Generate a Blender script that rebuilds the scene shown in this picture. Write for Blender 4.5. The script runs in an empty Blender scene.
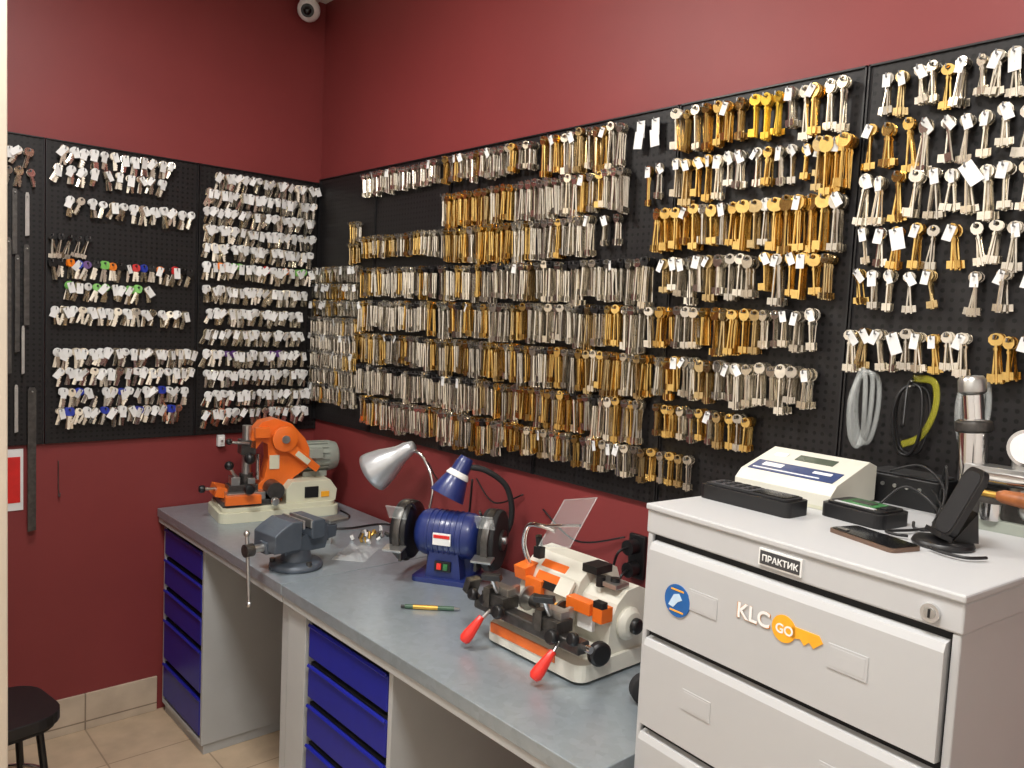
import bpy, bmesh, math, random
import numpy as np
from mathutils import Matrix, Vector
random.seed(7)
R=random.random
U=random.uniform
scn=bpy.context.scene
try:
    scn.view_settings.view_transform='Standard'
    scn.view_settings.look='None'
except Exception: pass

# ------------------------------------------------------------ materials
def lin(c):
    return tuple(((x/255)/12.92 if x/255<=0.04045 else ((x/255+0.055)/1.055)**2.4) for x in c)
MATS={}
def mat(name,rgb,rough=0.5,metal=0.0,var=0.08,scale=30,bump=0.0,spec=0.5,coat=0.0):
    if name in MATS: return MATS[name]
    m=bpy.data.materials.new(name); m.use_nodes=True
    nt=m.node_tree; b=nt.nodes['Principled BSDF']
    c=lin(rgb)
    tc=nt.nodes.new('ShaderNodeTexCoord')
    nz=nt.nodes.new('ShaderNodeTexNoise'); nz.inputs['Scale'].default_value=scale; nz.inputs['Detail'].default_value=4
    nt.links.new(tc.outputs['Object'],nz.inputs['Vector'])
    rp=nt.nodes.new('ShaderNodeValToRGB')
    rp.color_ramp.elements[0].position=0.3; rp.color_ramp.elements[1].position=0.7
    rp.color_ramp.elements[0].color=(*[x*(1-var) for x in c],1)
    rp.color_ramp.elements[1].color=(*[min(1,x*(1+var)) for x in c],1)
    nt.links.new(nz.outputs['Fac'],rp.inputs['Fac'])
    nt.links.new(rp.outputs['Color'],b.inputs['Base Color'])
    b.inputs['Roughness'].default_value=rough; b.inputs['Metallic'].default_value=metal
    b.inputs['Specular IOR Level'].default_value=spec
    b.inputs['Coat Weight'].default_value=coat
    if bump>0:
        bp=nt.nodes.new('ShaderNodeBump'); bp.inputs['Strength'].default_value=bump; bp.inputs['Distance'].default_value=0.002
        nt.links.new(nz.outputs['Fac'],bp.inputs['Height']); nt.links.new(bp.outputs['Normal'],b.inputs['Normal'])
    MATS[name]=m; return m

red_wall=mat('red_paint',(127,52,52),0.5,0,0.05,3,0.05,0.4)
beige_wall=mat('beige_paint',(206,194,176),0.7,0,0.03,4)
plain_wall=mat('pale_paint',(226,224,220),0.7,0,0.03,4)
white_ceil=mat('ceiling_paint',(225,222,215),0.8,0,0.02,4)
cream=mat('cream_enamel',(204,203,180),0.4,0,0.04,12)
cream2=mat('white_enamel',(212,210,198),0.35,0,0.04,12)
orange=mat('orange_enamel',(226,108,34),0.35,0,0.08,15,0,0.5,0.2)
redp=mat('red_plastic',(226,52,42),0.3)
steel=mat('steel',(190,190,188),0.28,0.9,0.12,40)
chrome=mat('chrome',(225,225,225),0.12,1.0,0.03,10)
dsteel=mat('dark_steel',(88,86,84),0.35,0.8,0.25,60)
blackp=mat('black_plastic',(20,20,22),0.4,0,0.1)
rubber=mat('black_rubber',(26,26,28),0.75,0,0.1)
grey_m=mat('motor_grey',(150,156,146),0.45,0.1,0.05)
vise_c=mat('vise_paint',(78,86,96),0.45,0.2,0.12,25,0.15)
blue_c=mat('blue_drawer_paint',(20,30,138),0.4,0,0.06)
blue_g=mat('grinder_blue',(32,46,104),0.35,0,0.08,20,0,0.5,0.2)
cab_grey=mat('cabinet_grey',(182,183,184),0.42,0,0.015,6)
bench_grey=mat('bench_grey',(174,176,176),0.5,0,0.03,8)
silverp=mat('lamp_silver',(200,203,206),0.3,0.6,0.03)
paper=mat('paper_white',(230,230,228),0.7,0,0.02)
woodm=mat('wood_handle',(150,88,46),0.45,0,0.25,60)
lcd=mat('lcd_glass',(84,92,80),0.15,0,0.05)
blue_lab=mat('label_blue',(50,66,108),0.4,0,0.1)
green_lab=mat('pcb_green',(50,110,60),0.4,0,0.4,120)
darkin=mat('dark_gap',(12,12,14),0.8)
white_pl=mat('white_plastic',(226,226,224),0.4,0,0.02)
brass=mat('brass_part',(200,160,80),0.3,0.8)
stick_blue=mat('sticker_blue',(28,92,160),0.4)
stick_yel=mat('sticker_orange',(240,168,40),0.4)
sign_red=mat('sign_red',(206,34,30),0.4)
gold_ph=mat('phone_bronze',(120,98,84),0.3,0.6)
screen=mat('screen_black',(14,15,18),0.12)

def glass(name,col,fac=0.22):
    m=bpy.data.materials.new(name); m.use_nodes=True; nt=m.node_tree
    b=nt.nodes['Principled BSDF']; out=nt.nodes['Material Output']
    b.inputs['Base Color'].default_value=(*lin(col),1); b.inputs['Roughness'].default_value=0.1
    tr=nt.nodes.new('ShaderNodeBsdfTransparent'); mx=nt.nodes.new('ShaderNodeMixShader'); mx.inputs[0].default_value=fac
    nt.links.new(tr.outputs[0],mx.inputs[1]); nt.links.new(b.outputs[0],mx.inputs[2]); nt.links.new(mx.outputs[0],out.inputs[0])
    return m
clear=glass('clear_acrylic',(225,230,228),0.22)
guard=glass('clear_guard',(200,205,205),0.13)
clear_y=glass('yellow_lens',(170,165,50),0.4)
bagm=glass('poly_bag',(225,228,228),0.3)

def pegmat():
    m=bpy.data.materials.new('perforated_black'); m.use_nodes=True; nt=m.node_tree; b=nt.nodes['Principled BSDF']
    tc=nt.nodes.new('ShaderNodeTexCoord'); sp=nt.nodes.new('ShaderNodeSeparateXYZ'); nt.links.new(tc.outputs['Object'],sp.inputs[0])
    def mth(op,a,bv=None):
        n=nt.nodes.new('ShaderNodeMath'); n.operation=op
        for i,x in enumerate((a,bv)):
            if x is None: continue
            if isinstance(x,(int,float)): n.inputs[i].default_value=x
            else: nt.links.new(x,n.inputs[i])
        return n.outputs[0]
    s=mth('ADD',sp.outputs['X'],sp.outputs['Y'])
    p=0.02
    def cell(o): return mth('SUBTRACT',mth('FRACT',mth('DIVIDE',o,p)),0.5)
    a=cell(s); c=cell(sp.outputs['Z'])
    d=mth('SQRT',mth('ADD',mth('MULTIPLY',a,a),mth('MULTIPLY',c,c)))
    hole=mth('LESS_THAN',d,0.24)
    mx=nt.nodes.new('ShaderNodeMix'); mx.data_type='RGBA'
    nt.links.new(hole,mx.inputs[0]); mx.inputs[6].default_value=(*lin((29,27,28)),1); mx.inputs[7].default_value=(*lin((5,5,5)),1)
    nt.links.new(mx.outputs[2],b.inputs['Base Color']); b.inputs['Roughness'].default_value=0.45
    b.inputs['Specular IOR Level'].default_value=0.35
    bp=nt.nodes.new('ShaderNodeBump'); bp.invert=True; bp.inputs['Strength'].default_value=0.7; bp.inputs['Distance'].default_value=0.002
    nt.links.new(hole,bp.inputs['Height']); nt.links.new(bp.outputs[0],b.inputs['Normal'])
    return m
peg=pegmat()

def spangle():
    m=bpy.data.materials.new('galvanised_top'); m.use_nodes=True; nt=m.node_tree; b=nt.nodes['Principled BSDF']
    tc=nt.nodes.new('ShaderNodeTexCoord')
    v=nt.nodes.new('ShaderNodeTexVoronoi'); v.inputs['Scale'].default_value=55
    n=nt.nodes.new('ShaderNodeTexNoise'); n.inputs['Scale'].default_value=5; n.inputs['Detail'].default_value=6
    nt.links.new(tc.outputs['Object'],v.inputs['Vector']); nt.links.new(tc.outputs['Object'],n.inputs['Vector'])
    mx=nt.nodes.new('ShaderNodeMix'); mx.data_type='FLOAT'; mx.inputs[0].default_value=0.5
    nt.links.new(v.outputs['Color'],mx.inputs[2]); nt.links.new(n.outputs['Fac'],mx.inputs[3])
    rp=nt.nodes.new('ShaderNodeValToRGB'); rp.color_ramp.elements[0].position=0.2; rp.color_ramp.elements[1].position=0.8
    rp.color_ramp.elements[0].color=(*lin((150,161,168)),1); rp.color_ramp.elements[1].color=(*lin((165,176,184)),1)
    nt.links.new(mx.outputs[0],rp.inputs[0]); nt.links.new(rp.outputs[0],b.inputs['Base Color'])
    b.inputs['Metallic'].default_value=0.5; b.inputs['Roughness'].default_value=0.3
    return m
galv=spangle()

def tilemat(name,c1,c2,grout,sx,sy,mode='xy',off=(0,0)):
    m=bpy.data.materials.new(name); m.use_nodes=True; nt=m.node_tree; b=nt.nodes['Principled BSDF']
    tc=nt.nodes.new('ShaderNodeTexCoord')
    mp=nt.nodes.new('ShaderNodeMapping'); mp.inputs['Location'].default_value=(off[0],off[1],0)
    if mode=='xz': mp.inputs['Rotation'].default_value=(math.radians(-90),0,0)
    nt.links.new(tc.outputs['Object'],mp.inputs[0])
    br=nt.nodes.new('ShaderNodeTexBrick'); br.offset=0; br.inputs['Scale'].default_value=1
    br.inputs['Brick Width'].default_value=sx; br.inputs['Row Height'].default_value=sy; br.inputs['Mortar Size'].default_value=0.003
    br.inputs['Color1'].default_value=(*lin(c1),1); br.inputs['Color2'].default_value=(*lin(c2),1); br.inputs['Mortar'].default_value=(*lin(grout),1)
    nt.links.new(mp.outputs[0],br.inputs['Vector'])
    n=nt.nodes.new('ShaderNodeTexNoise'); n.inputs['Scale'].default_value=9; n.inputs['Detail'].default_value=6
    nt.links.new(tc.outputs['Object'],n.inputs['Vector'])
    mx=nt.nodes.new('ShaderNodeMix'); mx.data_type='RGBA'; mx.blend_type='OVERLAY'; mx.inputs[0].default_value=0.35
    nt.links.new(br.outputs['Color'],mx.inputs[6]); nt.links.new(n.outputs['Fac'],mx.inputs[7])
    nt.links.new(mx.outputs[2],b.inputs['Base Color']); b.inputs['Roughness'].default_value=0.35
    return m
floor_m=tilemat('floor_tile',(192,170,144),(184,162,136),(146,126,104),0.33,0.33)
base_m=tilemat('skirting_tile',(200,184,164),(190,174,154),(130,116,100),0.33,0.5,'xz')

# ------------------------------------------------------------ mesh builder
def catmull(pts,n=8,closed=False):
    pts=[Vector(p) for p in pts]; out=[]
    N=len(pts); rng=range(N if closed else N-1)
    for i in rng:
        if closed: p0,p1,p2,p3=pts[(i-1)%N],pts[i],pts[(i+1)%N],pts[(i+2)%N]
        else: p0,p1,p2,p3=pts[max(i-1,0)],pts[i],pts[i+1],pts[min(i+2,N-1)]
        for k in range(n):
            t=k/n
            out.append(0.5*((2*p1)+(p2-p0)*t+(2*p0-5*p1+4*p2-p3)*t*t+(3*p1-p0-3*p2+p3)*t**3))
    if not closed: out.append(pts[-1])
    return out
def rrect(w,h,r,n=5,cx=0,cy=0):
    out=[]
    for qx,qy,a0 in ((1,1,0),(-1,1,90),(-1,-1,180),(1,-1,270)):
        for k in range(n+1):
            a=math.radians(a0+90*k/n)
            out.append((cx+qx*(w/2-r)+r*math.cos(a),cy+qy*(h/2-r)+r*math.sin(a)))
    return out
class MB:
    def __init__(s): s.v=[];s.f=[];s.m=[];s.sm=[];s.mats=[];s.M=Matrix.Identity(4)
    def mi(s,m):
        if m not in s.mats: s.mats.append(m)
        return s.mats.index(m)
    def add(s,vs,fs,m,smooth=False,M=None):
        o=len(s.v); T=s.M@M if M is not None else s.M
        for p in vs: s.v.append(tuple(T@Vector(p)))
        k=s.mi(m)
        for f in fs: s.f.append(tuple(o+i for i in f)); s.m.append(k); s.sm.append(smooth)
    def box(s,c,d,m,rot=None):
        x,y,z=d[0]/2,d[1]/2,d[2]/2
        vs=[(a*x,b*y,e*z) for a in(-1,1) for b in(-1,1) for e in(-1,1)]
        fs=[(0,1,3,2),(4,6,7,5),(0,4,5,1),(2,3,7,6),(0,2,6,4),(1,5,7,3)]
        M=Matrix.Translation(c)
        if rot: M=M@Matrix.Rotation(math.radians(rot[0]),4,'X')@Matrix.Rotation(math.radians(rot[1]),4,'Y')@Matrix.Rotation(math.radians(rot[2]),4,'Z')
        s.add(vs,fs,m,False,M)
    def bx(s,a,b,m): s.box([(a[i]+b[i])/2 for i in range(3)],[abs(b[i]-a[i]) for i in range(3)],m)
    def prism(s,poly,d0,d1,m,plane='xy',smooth=False,M=None):
        def P(a,b,d): return {'xy':(a,b,d),'xz':(a,d,b),'yz':(d,a,b)}[plane]
        n=len(poly); vs=[P(a,b,d0) for a,b in poly]+[P(a,b,d1) for a,b in poly]
        fs=[tuple(range(n)),tuple(range(2*n-1,n-1,-1))]+[(i,(i+1)%n,n+(i+1)%n,n+i) for i in range(n)]
        s.add(vs,fs,m,smooth,M)
    def lathe(s,prof,o,ax,m,seg=28,smooth=True):
        o=Vector(o); ax=Vector(ax).normalized()
        t=Vector((0,0,1)) if abs(ax.z)<0.9 else Vector((1,0,0))
        u=ax.cross(t).normalized(); w=ax.cross(u)
        vs=[];fs=[]
        for r,h in prof:
            for k in range(seg):
                a=2*math.pi*k/seg; vs.append(o+ax*h+(u*math.cos(a)+w*math.sin(a))*r)
        for i in range(len(prof)-1):
            for k in range(seg):
                k2=(k+1)%seg; fs.append((i*seg+k,i*seg+k2,(i+1)*seg+k2,(i+1)*seg+k))
        s.add(vs,fs,m,smooth)
    def cyl(s,p0,p1,r,m,r2=None,seg=24):
        p0=Vector(p0);p1=Vector(p1);L=(p1-p0).length; r2=r if r2 is None else r2
        s.lathe([(r,0),(r2,L)],p0,p1-p0,m,seg)
        s.lathe([(r,0),(0.0001,0)],p0,p1-p0,m,seg,False); s.lathe([(r2,L),(0.0001,L)],p0,p1-p0,m,seg,False)
    def knob(s,p,ax,r,h,m):
        s.lathe([(0.0001,0),(r*.7,0),(r,h*.2),(r,h*.75),(r*.8,h),(0.0001,h)],p,ax,m,20)
    def sph(s,c,r,m,sc=(1,1,1),seg=20):
        vs=[];fs=[];n=seg//2
        for i in range(n+1):
            th=math.pi*i/n
            for k in range(seg):
                a=2*math.pi*k/seg; vs.append((c[0]+sc[0]*r*math.sin(th)*math.cos(a),c[1]+sc[1]*r*math.sin(th)*math.sin(a),c[2]+sc[2]*r*math.cos(th)))
        for i in range(n):
            for k in range(seg):
                k2=(k+1)%seg; fs.append((i*seg+k,i*seg+k2,(i+1)*seg+k2,(i+1)*seg+k))
        s.add(vs,fs,m,True)
    def tube(s,pts,r,m,seg=8,closed=False,path=True,n=8,flat=None):
        P=catmull(pts,n,closed) if path else [Vector(p) for p in pts]
        N=len(P); vs=[];fs=[]; up=None
        for i in range(N):
            t=(P[(i+1)%N]-P[i-1]) if (closed or 0<i<N-1) else (P[1]-P[0] if i==0 else P[-1]-P[-2])
            t.normalize()
            if up is None:
                up=Vector((0,0,1)) if abs(t.z)<0.9 else Vector((1,0,0))
            u=t.cross(up).normalized(); w=u.cross(t).normalized(); up=w
            for k in range(seg):
                a=2*math.pi*k/seg; vs.append(P[i]+u*math.cos(a)*r*(flat or 1)+w*math.sin(a)*r)
        for i in range(N if closed else N-1):
            j=(i+1)%N
            for k in range(seg):
                k2=(k+1)%seg; fs.append((i*seg+k,i*seg+k2,j*seg+k2,j*seg+k))
        if not closed: fs+= [tuple(range(seg)),tuple(range((N-1)*seg,N*seg))]
        s.add(vs,fs,m,True)
    def build(s,name,M=None,bevel=0,parent=None,seg=2):
        me=bpy.data.meshes.new(name); me.from_pydata(s.v,[],s.f)
        for m in s.mats: me.materials.append(m)
        me.polygons.foreach_set('material_index',s.m); me.polygons.foreach_set('use_smooth',s.sm)
        bm=bmesh.new(); bm.from_mesh(me); bmesh.ops.recalc_face_normals(bm,faces=bm.faces); bm.to_mesh(me); bm.free()
        o=bpy.data.objects.new(name,me); scn.collection.objects.link(o)
        if M is not None: o.matrix_world=M
        if parent: o.parent=parent
        if bevel>0:
            b=o.modifiers.new('bevel','BEVEL'); b.width=bevel; b.segments=seg; b.limit_method='ANGLE'; b.angle_limit=math.radians(40)
        return o
def place(x,y,z,rz=0,sc=1):
    return Matrix.Translation((x,y,z))@Matrix.Rotation(math.radians(rz),4,'Z')@Matrix.Scale(sc,4)

# ------------------------------------------------------------ camera
r=Vector((.7491,-.6606,.0475)).normalized(); f=Vector((.6622,.7454,-.0774)); f=(f-r*f.dot(r)).normalized(); up=r.cross(f)
cam=bpy.data.cameras.new('camera'); co=bpy.data.objects.new('camera',cam); scn.collection.objects.link(co)
Mc=Matrix(((r.x,up.x,-f.x,-1.83),(r.y,up.y,-f.y,-3.45),(r.z,up.z,-f.z,1.70),(0,0,0,1)))
co.matrix_world=Mc; cam.lens=28.1; cam.sensor_width=36; cam.clip_start=0.02; cam.shift_x=0.003; scn.camera=co

# ------------------------------------------------------------ room
CH=3.115; FZ=-.035
def simple(name,a,b,m,bevel=0):
    q=MB(); q.bx(a,b,m); return q.build(name,None,bevel)
simple('wall_right',(0,-4.4,FZ),(0.1,0,CH),red_wall)
simple('wall_back',(-2.5,0,FZ),(0.1,0.1,CH),red_wall)
simple('wall_left',(-2.6,-4.4,FZ),(-2.5,0.1,CH),plain_wall)
simple('wall_front',(-2.6,-4.5,FZ),(0.1,-4.4,CH),plain_wall)
simple('floor',(-2.6,-4.5,FZ-.05),(0.1,0.1,FZ),floor_m)
simple('ceiling',(-2.6,-4.5,CH),(0.1,0.1,CH+0.05),white_ceil)
simple('baseboard_back',(-2.49,-0.012,FZ),(-0.71,0,FZ+.15),base_m,0.002)
q=MB(); q.bx((-2.5,-1.2,FZ),(-1.495,-1.1,CH),beige_wall); q.build('wall_partition')
q=MB(); q.bx((-1.495,-1.21,FZ),(-1.458,-1.09,CH),beige_wall); q.build('trim_1',None,0.004)
em=bpy.data.materials.new('lamp_diffuser'); em.use_nodes=True; b=em.node_tree.nodes['Principled BSDF']
b.inputs['Emission Color'].default_value=(1,0.98,0.95,1); b.inputs['Emission Strength'].default_value=5
for i,y in enumerate((-1.3,-3.0)):
    q=MB(); q.bx((-1.75,y-.3,CH-.03),(-1.15,y+.3,CH),white_pl)
    q.bx((-1.73,y-.28,CH-.034),(-1.17,y+.28,CH-.03),em)
    q.build('ceiling_light')
    L=bpy.data.lights.new('ceiling_lamp','AREA'); L.shape='RECTANGLE'; L.size=0.5; L.size_y=0.5; L.energy=45; L.color=(1,0.975,0.94)
    lo=bpy.data.objects.new('ceiling_lamp',L); lo.location=(-1.45,y,CH-.05); scn.collection.objects.link(lo)

# ------------------------------------------------------------ pegboards
def pegpanel(a,b,wall,z0,z1):
    q=MB(); g=0.002
    if wall=='B':
        q.bx((-0.014,a+g,z0),(-0.001,b-g,z1),peg)
        for s in (a+g,b-g-0.004): q.bx((-0.02,s,z0),(-0.014,s+0.004,z1),blackp)
        q.bx((-0.02,a+g,z1-0.004),(-0.014,b-g,z1),blackp)
    else:
        q.bx((a+g,-0.014,z0),(b-g,-0.001,z1),peg)
        for s in (a+g,b-g-0.004): q.bx((s,-0.02,z0),(s+0.004,-0.014,z1),blackp)
        q.bx((a+g,-0.02,z1-0.004),(b-g,-0.014,z1),blackp)
    q.build('pegboard')
yb=[-0.021,-.515,-1.03,-1.545,-2.06,-2.578,-3.095,-3.61]
for i in range(7): pegpanel(yb[i+1],yb[i],'B',1.20,2.315)
xa=[-0.001,-.570,-1.14,-1.70]
for i in range(3): pegpanel(xa[i+1],xa[i],'A',1.15,2.30)

# ------------------------------------------------------------ keys
def ring(a,b,h,cz,th,N=10,square=0):
    V=[];F=[]
    for (rx,rz,cc,y) in ((a,b,cz,-th/2),(h,h,0,-th/2),(h,h,0,th/2),(a,b,cz,th/2)):
        for k in range(N):
            t=2*math.pi*(k+.5)/N; c,s_=math.cos(t),math.sin(t)
            if square and rx==a:
                c=math.copysign(abs(c)**.6,c); s_=math.copysign(abs(s_)**.6,s_)
            V.append((rx*c,y,cc+rz*s_))
    for L in range(4):
        L2=(L+1)%4
        for k in range(N): F.append((L*N+k,L*N+(k+1)%N,L2*N+(k+1)%N,L2*N+k))
    return V,F
def bxx(x0,x1,y0,y1,z0,z1):
    V=[(a,b,c) for a in(x0,x1) for b in(y0,y1) for c in(z0,z1)]
    return V,[(0,1,3,2),(4,6,7,5),(0,4,5,1),(2,3,7,6),(0,2,6,4),(1,5,7,3)]
def shaft(rad,z0,z1,N=6):
    V=[(rad*math.cos(2*math.pi*k/N),rad*math.sin(2*math.pi*k/N),z) for z in (z0,z1) for k in range(N)]
    F=[(k,(k+1)%N,N+(k+1)%N,N+k) for k in range(N)]+[(0,1,2,3),(3,4,5,0)]
    return V,F
def tpl(parts):
    V=[];F=[];G=[]
    for (v,fs),g in parts:
        o=len(V); V+=v; F+=[tuple(o+i for i in q) for q in fs]; G+=[g]*len(fs)
    return np.array(V,float),np.array(F,int),np.array(G,int)
def lever(L,bw,bh,bit,single=False):
    p=[(ring(bw,bh,.005,-bh+.008,.0026),0)]
    z1=-2*bh+.010
    p.append((shaft(.0031,-L,z1),1))
    p.append((shaft(.0046,z1-.010,z1-.005),1))
    if single: p.append((bxx(.002,.003+bit,-.0012,.0012,-L+.002,-L+.02),1))
    else:
        p.append((bxx(-bit,-.002,-.0012,.0012,-L+.003,-L+.018),1)); p.append((bxx(.002,bit,-.0012,.0012,-L+.003,-L+.018),1))
    return tpl(p)
def house(L,bw,bh,sq=0):
    z1=-2*bh+.010
    p=[(ring(bw,bh,.0035,-bh+.007,.0024,10,sq),0),(bxx(-.0042,.002,-.0011,.0011,-L,z1),1)]
    n=5; st=(L+z1-.006)/n
    for k in range(n): 
        w=.002+.0028*((k*37)%5)/4
        p.append((bxx(.002,w+.0006,-.0011,.0011,-L+.003+k*st,-L+.003+(k+.7)*st),1))
    return tpl(p)
T_LEV=[lever(.108,.013,.013,.009),lever(.114,.0115,.015,.0085),lever(.102,.0135,.012,.011,True),lever(.116,.012,.012,.0095)]
T_MID=[lever(.098,.0145,.014,.012),lever(.104,.013,.016,.010),lever(.092,.015,.0135,.013,True),lever(.106,.0135,.013,.011),lever(.086,.014,.015,.012)]
T_BIG=[lever(.118,.017,.018,.013),lever(.108,.018,.016,.013,True),lever(.122,.016,.019,.012)]
T_SH=[lever(.085,.013,.012,.010),lever(.08,.0115,.013,.0095)]
T_HO=[house(.052,.0125,.012),house(.056,.013,.0125,1),house(.05,.0115,.013)]
T_TAG=tpl([(bxx(-.0085,.0085,-.0004,.0004,-.027,0.003),0)])
T_TAGB=tpl([(bxx(-.014,.014,-.0005,.0005,-.045,0.003),0)])
T_HOOK=tpl([(bxx(-.0013,.0013,0,1,-.0013,.0013),0),(bxx(-.0013,.0013,.96,1.0,0,.008),0)])
kmats=[mat('key_nickel',(238,232,218),.17,.97,.08,60),mat('key_steel',(204,198,186),.22,.97,.15,60),mat('key_brass',(232,196,120),.18,.97,.12,60),
       mat('key_bright_gold',(250,210,86),.24,.75,.08,60),mat('key_black_head',(22,21,22),.4),paper,mat('hook_steel',(120,120,122),.35,.8),
       mat('key_red',(205,40,40),.4),mat('key_blue',(40,60,170),.4),mat('key_green',(120,190,90),.4),mat('key_orange',(240,130,30),.4),
       mat('key_dullbrass',(204,180,132),.24,.97,.15,60),mat('key_purple',(90,50,120),.4)]
NI,ST,BR,GO,BK,PA,HK,RD,BL,GR,OR,DB,PU=range(13)
class Keys:
    def __init__(s,wall): s.V=[];s.F=[];s.G=[];s.n=0;s.w=wall
    def put(s,T,pos,th,ph,n,m0,m1,sc=1,ls=1,tl=0):
        V,F,G=T; v=V.copy()*sc; v[:,2]*=ls
        c,k=math.cos(ph),math.sin(ph); x=v[:,0]*c-v[:,1]*k; y=v[:,0]*k+v[:,1]*c
        c,k=math.cos(th),math.sin(th); x2=x*c-v[:,2]*k; z2=x*k+v[:,2]*c
        y=y+z2*tl
        s._app(x2,y,z2,pos,n,F,np.where(G==0,m0,m1))
    def _app(s,x,y,z,pos,n,F,g):
        if s.w=='B': W=np.stack([-0.0145-(n+y),pos[0]+x,pos[1]+z],1)
        else: W=np.stack([pos[0]+x,-0.0145-(n+y),pos[1]+z],1)
        s.V.append(W); s.F.append(F+s.n); s.G.append(g); s.n+=len(W)
    def hook(s,pos,L):
        V,F,G=T_HOOK; s._app(V[:,0],V[:,1]*L,V[:,2]-.003,pos,0,F,np.full(len(F),HK))
    def bunch(s,pos,Ts,col,n,gap=.006,tag=0.0,th0=0,spread=.06,big=False,k=1.0,ts=1.0):
        L=.014+n*gap; s.hook(pos,L+.008)
        T=random.choice(Ts); m0,m1=col; sc=U(.94,1.06)*k; ls=U(.93,1.07)
        for i in range(n):
            s.put(T,pos,th0+U(-spread,spread),U(-.32,.32),.013+i*gap,m0,m1,sc,ls,U(-.01,.07))
        if R()<tag:
            s.put(T_TAGB if big else T_TAG,pos,th0+U(-.6,.6),U(-.5,.5),L+U(-.004,.003),PA,PA,U(.85,1.1)*max(1,k*.95)*ts)
    def build(s,name):
        V=np.concatenate(s.V); F=np.concatenate(s.F); G=np.concatenate(s.G)
        me=bpy.data.meshes.new(name); me.from_pydata(V.tolist(),[],F.tolist())
        for m in kmats: me.materials.append(m)
        me.polygons.foreach_set('material_index',G.astype(np.int32))
        o=bpy.data.objects.new(name,me); scn.collection.objects.link(o); return o
KB=Keys('B')
def pickcol(g,dark=0.0):
    if R()<g: 
        c=BR if R()<.75 else DB; return (c,c)
    c=NI if R()<.6 else ST
    if R()<dark: return (BK,c)
    return (c,c)
rowsB=[
 (2.282,[(-.46,-1.0,T_SH,.08,0,.3,.032,5),(-1.03,-1.53,T_SH,.2,0,.3,.030,6),(-1.55,-1.9,T_LEV,.2,0,.3,.032,7),(-1.93,-2.04,T_TAGB,0,0,1,.05,1),(-2.07,-2.3,T_MID,.6,0,.5,.030,6),(-2.30,-2.38,T_MID,2,0,.3,.030,5),(-2.40,-2.56,T_MID,.25,0,1,.030,5)]),
 (2.15,[(-1.03,-1.4,T_LEV,.75,0,.05,.030,6),(-1.4,-1.92,T_LEV,.15,0,.15,.030,7),(-1.97,-2.04,T_MID,.3,0,1,.04,4),(-2.08,-2.3,T_MID,.4,0,1,.031,5),(-2.32,-2.50,T_SH,.4,0,1,.032,4),(-2.49,-2.565,T_BIG,1,0,.2,.022,8)]),
 (2.022,[(-.46,-1.0,T_SH,.45,0,.05,.030,6),(-1.03,-1.42,T_LEV,.92,0,.05,.028,7),(-1.43,-1.78,T_LEV,.2,0,.05,.030,7),(-1.82,-1.93,T_SH,.1,0,1,.05,3),(-2.03,-2.28,T_MID,.65,0,.2,.029,7),(-2.30,-2.565,T_BIG,.85,0,.5,.030,7)]),
 (1.888,[(-.46,-1.0,T_LEV,.15,.4,.08,.029,6),(-1.03,-1.55,T_LEV,.4,.4,.08,.028,7),(-1.56,-2.03,T_LEV,.12,.35,.1,.028,7),(-2.06,-2.36,T_MID,.3,.1,.8,.029,7),(-2.37,-2.56,T_MID,.7,.1,.6,.030,7)]),
 (1.753,[(-.46,-1.0,T_LEV,.3,.15,.05,.029,6),(-1.03,-1.55,T_LEV,.45,.2,.03,.028,7),(-1.56,-2.03,T_LEV,.25,.15,.05,.028,7),(-2.06,-2.2,T_MID,.2,.1,.3,.029,7),(-2.2,-2.36,T_MID,.95,.1,.2,.029,7),(-2.37,-2.51,T_SH,.4,.1,.6,.030,6)]),
 (1.618,[(-.46,-1.0,T_LEV,.2,.3,.03,.029,6),(-1.03,-1.55,T_LEV,.75,.1,.03,.028,7),(-1.56,-2.03,T_LEV,.5,.1,.05,.028,7),(-2.06,-2.25,T_MID,.4,.1,.2,.028,7),(-2.26,-2.53,T_MID,.1,0,.5,.029,8)]),
 (1.485,[(-.46,-1.0,T_LEV,.15,.6,.05,.029,6),(-1.03,-1.30,T_LEV,.3,.6,.03,.028,7),(-1.30,-2.03,T_LEV,.5,.2,.05,.028,6),(-2.06,-2.36,T_SH,.45,.0,.4,.029,6)]),
 (1.355,[(-.50,-1.0,T_LEV,.15,.1,.1,.029,6),(-1.03,-1.40,T_LEV,.2,.2,.05,.028,7),(-1.40,-1.75,T_SH,.7,.1,.05,.028,6),(-1.75,-2.2,T_SH,.5,.0,.3,.029,5)]),
]
for z,segs in rowsB:
    for (a,b,T,g,dk,tg,st,n) in segs:
        y=a-.01
        while y>b:
            if T is T_TAGB:
                KB.hook((y,z),.03); KB.put(T_TAGB,(y,z),U(-.2,.2),U(-.2,.2),.02,PA,PA); KB.put(T_TAGB,(y,z-.03),U(-.2,.2),U(-.2,.2),.024,PA,PA)
            else:
                col=(GO,GO) if g>1 else pickcol(g,dk)
                KB.bunch((y,z+U(-.004,.004)),T,col,max(2,n+random.randint(-1,1)),.0055,tg*.7,U(-.03,.03),k=1.0 if y>-1.0 else (1.06 if y>-2.04 else 1.04))
            y-=st*U(.9,1.12)
for z in (1.90,1.825,1.75,1.675,1.60,1.525,1.45,1.375):
    y=-.04
    while y>-.44:
        KB.bunch((y,z+U(-.003,.003)),T_SH if z<1.7 else T_HO,pickcol(.15,.05),5,.0055,.3,U(-.05,.05),k=1.15 if z>1.7 else 1); y-=.027*U(.9,1.1)
for z in (2.09,2.0):
    y=-.36
    while y>-.45: KB.bunch((y,z),T_SH,pickcol(.9),4,.0055,.1); y-=.03
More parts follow.
